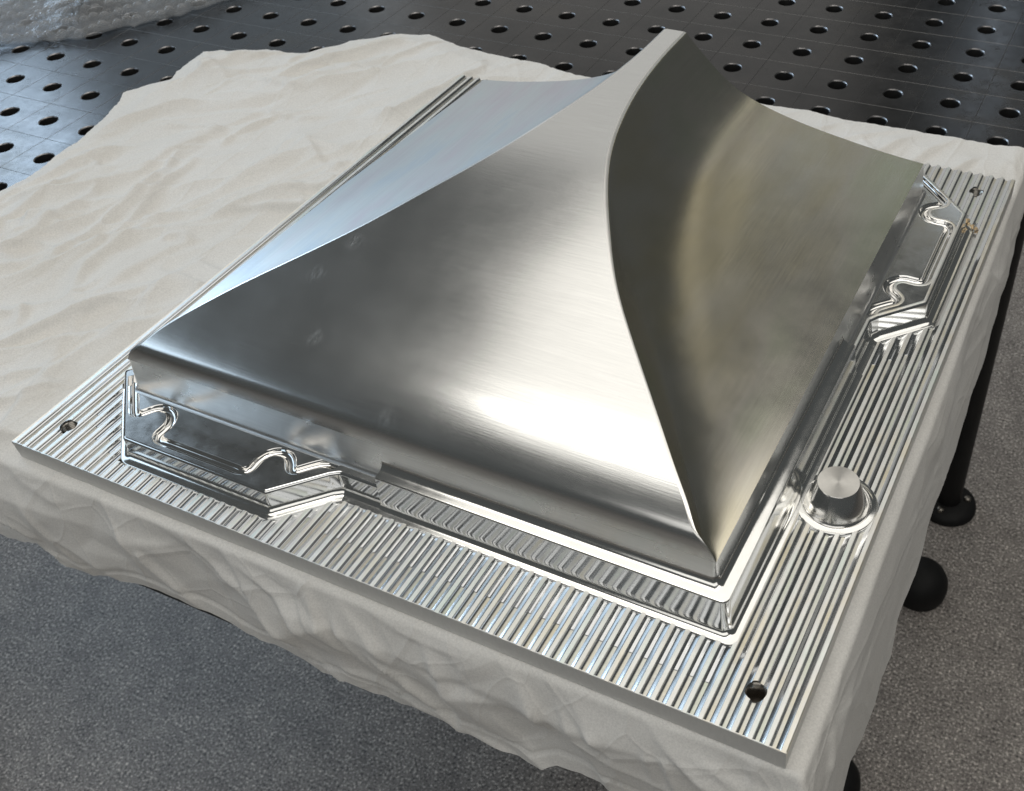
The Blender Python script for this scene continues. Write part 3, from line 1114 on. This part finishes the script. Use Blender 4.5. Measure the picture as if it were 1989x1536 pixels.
def facet(x, y, size, seed, jit=0.42):
    """crumple: piecewise flat facets over a jittered triangular lattice"""
    r = np.random.default_rng(seed)
    a = r.uniform(0, 6.28)
    ca, sa = math.cos(a), math.sin(a)
    X = (x * ca + y * sa) / size + 100
    Y = (-x * sa + y * ca) / size + 100
    wx = 0.35 * np.sin(Y * 1.3 + 1) + 0.25 * np.sin(Y * 2.9 + X * .7)
    wy = 0.35 * np.sin(X * 1.1 + 2) + 0.25 * np.sin(X * 2.3 - Y * .9)
    X = X + wx * jit * 2
    Y = Y + wy * jit * 2
    H = r.normal(size=(260, 260))
    xi, yi = np.floor(X).astype(int), np.floor(Y).astype(int)
    fx, fy = X - xi, Y - yi
    xi %= 259; yi %= 259
    h00, h10, h01, h11 = H[xi, yi], H[xi + 1, yi], H[xi, yi + 1], H[xi + 1, yi + 1]
    lower = fx + fy < 1
    return np.where(lower, h00 + (h10 - h00) * fx + (h01 - h00) * fy, h11 + (h01 - h11) * (1 - fx) + (h10 - h11) * (1 - fy))


def blur(h, n):
    for _ in range(n):
        q = np.pad(h, 1, mode='edge')
        h = (q[1:-1, 1:-1] * 2 + q[:-2, 1:-1] + q[2:, 1:-1] + q[1:-1, :-2] + q[1:-1, 2:]) / 6
    return h


# long creases seen on the flat part, as ridge lines (mm): x0, y0, x1, y1, height, width
CREASES = [(-235, 150, -60, 330, 3.2, 7), (-255, 190, -120, 330, 2.6, 6), (-200, 90, -20, 300, 3.0, 8), (-150, 60, -30, 170, 3.4, 7), (-230, 60, -120, 190, 2.6, 7),
           (-120, 30, -20, 120, 3.2, 8), (-260, 250, -120, 400, 2.6, 6), (-240, 330, -60, 450, 2.2, 6), (-180, 300, -40, 480, 2.2, 6), (-100, 330, 10, 520, 2.0, 6),
           (-285, 445, -215, 420, 5.0, 9), (-215, 420, -130, 460, 3.2, 8), (-130, 445, -60, 520, 5.0, 8), (-60, 520, -30, 560, 3.5, 8), (-200, 480, -90, 560, 3.0, 9),
           (-75, 250, -10, 420, 2.4, 7), (-130, 170, -55, 250, 2.4, 6), (-250, 20, -60, 40, 2.4, 8), (-220, 120, -170, 60, 2.0, 6), (-90, 130, -30, 40, 2.2, 6)]


def crease_h(x, y):
    h = np.zeros_like(x)
    wob = 6 * np.sin(x * .045 + y * .02) + 3 * np.sin(y * .11)
    for i, (x0, y0, x1, y1, a, wd) in enumerate(CREASES):
        dx, dy = x1 - x0, y1 - y0
        L = math.hypot(dx, dy)
        s = ((x - x0) * dx + (y - y0) * dy) / (L * L)
        d = ((x - x0) * -dy + (y - y0) * dx) / L + wob * (0.5 + 0.5 * math.sin(i * 2.1))
        env = np.clip(np.minimum(s + .12, 1.12 - s) / .25, 0, 1)
        env = env * env * (3 - 2 * env)
        ridge = np.where(d > 0, np.exp(-d / (wd * .6)), np.exp(d / (wd * 2.0)))
        h += a * env * ridge
    return h


def folds(x, y, box, n, seed, turn, spread, lmin, lmax, hmin, hmax, wmin, wmax):
    """n long narrow pinched ridges: each a gently bent line, steep on one side and easy on the other"""
    r = np.random.default_rng(seed)
    h = np.zeros_like(x)
    for _ in range(n):
        cx, cy = r.uniform(box[0], box[1]), r.uniform(box[2], box[3])
        a = turn + r.normal() * spread
        L = r.uniform(lmin, lmax)
        ht, wd = r.uniform(hmin, hmax), r.uniform(wmin, wmax)
        ca, sa = math.cos(a), math.sin(a)
        u = ((x - cx) * ca + (y - cy) * sa) / L
        k = np.abs(u) < .62
        if not k.any():
            continue
        uu_ = u[k]
        d = (-(x[k] - cx) * sa + (y[k] - cy) * ca) - r.normal() * .10 * L * (uu_ * uu_ * 4 - 1) - r.normal() * 1.5 * np.sin(uu_ * r.uniform(5, 12) + r.uniform(0, 6))
        env = np.clip((.62 - np.abs(uu_)) / .35, 0, 1)
        env = env * env * (3 - 2 * env)
        sd = 1 if r.random() < .5 else -1
        q = d * sd
        rid = np.where(q > 0, np.exp(-(q / wd) ** 1.3), np.exp(-(-q / (wd * 3.2)) ** 1.1))
        hk = h[k]
        h[k] = np.maximum(hk, ht * env * rid) * .65 + (hk + ht * env * rid) * .35
    return h


def wr_flat(x, y):
    bx = (-310, 520, -10, 580)
    return crease_h(x, y) + folds(x, y, bx, 170, 51, 1.12, .30, 60, 230, 3.0, 7.5, 2.6, 5.0) + folds(x, y, bx, 170, 52, .35, .6, 25, 90, 1.6, 4.4, 2.0, 3.6) \
        + 3.0 * crumple(x, y, 36, 11, 2.2, 1.1) + .8 * crumple(x, y, 15, 12, 1.6, 0.7)


dxe = np.maximum(0, MX - xt(MY))
dye = np.maximum(0, yt(MX) - MY)
onmould = np.clip(np.minimum(np.minimum(MX + 6, PW + 6 - MX), np.minimum(MY + 8, PD + 6 - MY)) / 12, 0, 1)
hf = wr_flat(MX, MY)
hf = hf - np.percentile(hf, 4)
hf = np.maximum(hf, 0.05 + 0.08 * rng.random(hf.shape))
edge_in = np.clip(np.minimum(xt(MY) - MX, MY - yt(MX)) / 14, 0, 1)
behind = np.clip((MY - 470) / 40, 0, 1) * np.clip((MX + 20) / 60, 0, 1)
rim_d = np.minimum(np.minimum(U * 780, (1 - V_) * 600), 60)
rim = .30 + .70 * np.clip(rim_d / 26, 0, 1)
zflat = 0.6 + hf * (1 - onmould) * edge_in * (1 - 0.35 * behind) * rim
# hanging parts
hr = np.hypot(dxe, dye)
ang = np.arctan2(dye, dxe + 1e-9)
ra = 2.2
al = np.minimum(hr / ra, math.pi / 2)
out_d = ra * np.sin(al)
drop = ra * (1 - np.cos(al)) + np.maximum(0, hr - ra * math.pi / 2)
corner = (np.minimum(dxe, dye) / (hr + 1e-6)) * 1.0
hang = np.clip(hr / 25, 0, 1)
wl = 5.5 * crumple(MX, MY, 44, 21, 1.7, -.6) + 1.6 * crumple(MX, MY, 20, 22, 1.3, .5)
wl = wl + folds(MX, MY, (-280, 610, -120, 20), 70, 61, -.65, .5, 40, 150, 2.0, 6.0, 2.4, 4.5) + folds(MX, MY, (480, 640, -120, 580), 34, 62, 1.2, .3, 60, 200, 1.0, 3.2, 2.5, 5)
wl = (wl - np.percentile(wl, 15)) * np.clip(1.25 - hr / 130, .45, 1)
hem_d = (MY - bot[None, :, 1])
wl = wl + np.where(dye > 0, .55 * (hem_d < 11) - 1.0 * np.exp(-((hem_d - 11.5) / 1.3) ** 2), 0)
frontish = np.clip((dye - dxe) / (hr + 1e-6), 0, 1)
ampl = np.where(dye > dxe, 1.0, 0.45)
out_d = out_d + hang * (np.maximum(wl * ampl + 2.0, 0.1)) + hr * 0.05 + corner * hr * 0.35
ox, oy = np.where(hr > 0, np.cos(ang), 0), np.where(hr > 0, -np.sin(ang), 0)
PX = np.minimum(MX, xt(MY)) + ox * out_d
PY = np.maximum(MY, yt(MX)) + oy * out_d
PZ = zflat - drop
cv = np.stack([PX, PY, PZ], -1).reshape(-1, 3)
cl_o = mesh('drop_cloth', cv, grid_faces(NV, NU), M_cloth, None)
tag(cl_o, label='crumpled off white cotton cloth spread under the metal mould and hanging over the table edge', cat='cloth')

# loose threads along the torn edge
# ------------------------------------------------------------------ bubble wrap
wrap = empty('bubble_wrap', (-560, 610, 0), label='crumpled sheet of clear bubble wrap lying on the far left of the table', cat='bubble wrap')
WO = np.array([-560, 610])
ED = [(-720, 230), (-580, 330), (-532, 377), (-507, 408), (-483, 424), (-441, 447), (-411, 489), (-378, 529), (-361, 566), (-346, 589), (-310, 645), (-250, 740)]
edx, edy = np.array(ED, float)[:, 0], np.array(ED, float)[:, 1]
nu, nv = 150, 70
wv_, bub = [], []
eu = np.linspace(0, 1, nu)
L = np.r_[0, np.cumsum(np.hypot(np.diff(edx), np.diff(edy)))]
ex = np.interp(eu * L[-1], L, edx)
ey = np.interp(eu * L[-1], L, edy)
tx, ty = np.gradient(ex), np.gradient(ey)
nn = np.hypot(tx, ty)
nx, ny = -ty / nn, tx / nn
vw = np.linspace(0, 1, nv)
GX = ex[None] + nx[None] * vw[:, None] * 240
GY = ey[None] + ny[None] * vw[:, None] * 240
lump = 10 * facet(GX, GY, 60, 31) + 4 * facet(GX, GY, 24, 32) + 1.2 * facet(GX, GY, 9, 33)
GZ = 3 + np.clip(vw[:, None] * 5, 0, 1) * (20 + lump) + np.clip(vw[:, None] * 12, 0, 1) * 5 + 0.8 * facet(GX, GY, 7, 34)
GZ = np.maximum(GZ, 1.0)
edge_w = 2.5 * facet(GX, GY, 9, 35)
GX = GX - nx[None] * edge_w
GY = GY - ny[None] * edge_w
mesh('film', np.stack([GX - WO[0], GY - WO[1], GZ], -1).reshape(-1, 3), grid_faces(nv, nu), M_film, wrap)
mesh('film', np.stack([GX - WO[0], GY - WO[1], np.maximum(GZ * .45, .6)], -1).reshape(-1, 3), grid_faces(nv, nu), M_film, wrap)
bp = [(5.2, 0)] + [(5.2 * math.cos(a), 4.0 * math.sin(a)) for a in np.linspace(.5, 1.45, 6)] + [(0.05, 4.02)]
v, f = lathe(bp, 16)
proto = None


def in_frame(p):
    d = np.array(R) @ (np.asarray(p, float) - np.array([552.753, -216.977, 450.417]))
    u, v_ = 1269.15 + FPX * d[0] / d[2], 749.82 + FPX * d[1] / d[2]
    return -15 < u < W0 and -15 < v_ < H0


cnt = 0
for r_ in range(0, 14):
    vpos = (5 + r_ * 9.7) / 240
    jv = vpos * (nv - 1)
    for c_ in range(0, 60):
        s = (c_ + .5 * (r_ % 2)) * 11.2 / L[-1] + 0.12
        if s > .93:
            break
        ju = s * (nu - 1)
        a, b = int(jv), int(ju)
        p = np.array([GX[a, b], GY[a, b], GZ[a, b]])
        if cnt >= 300 or not in_frame(p):
            continue
        e1 = np.array([GX[a, b + 1], GY[a, b + 1], GZ[a, b + 1]]) - p
        e2 = np.array([GX[a + 1, b], GY[a + 1, b], GZ[a + 1, b]]) - p
        nrm = np.cross(e1, e2)
        nrm /= np.linalg.norm(nrm)
        if nrm[2] < 0:
            nrm = -nrm
        nrm = nrm + np.array([0, 0, 1.2])
        if proto is None:
            proto = mesh('bubble', v, f, M_bubble, wrap)
            o = proto
        else:
            o = proto.copy()
            COL.objects.link(o)
        o.location = Vector((p[0] - WO[0], p[1] - WO[1], p[2] + 1.2)) * MM
        o.rotation_euler = Vector(nrm).to_track_quat('Z', 'Y').to_euler()
        cnt += 1
print('bubbles', cnt)
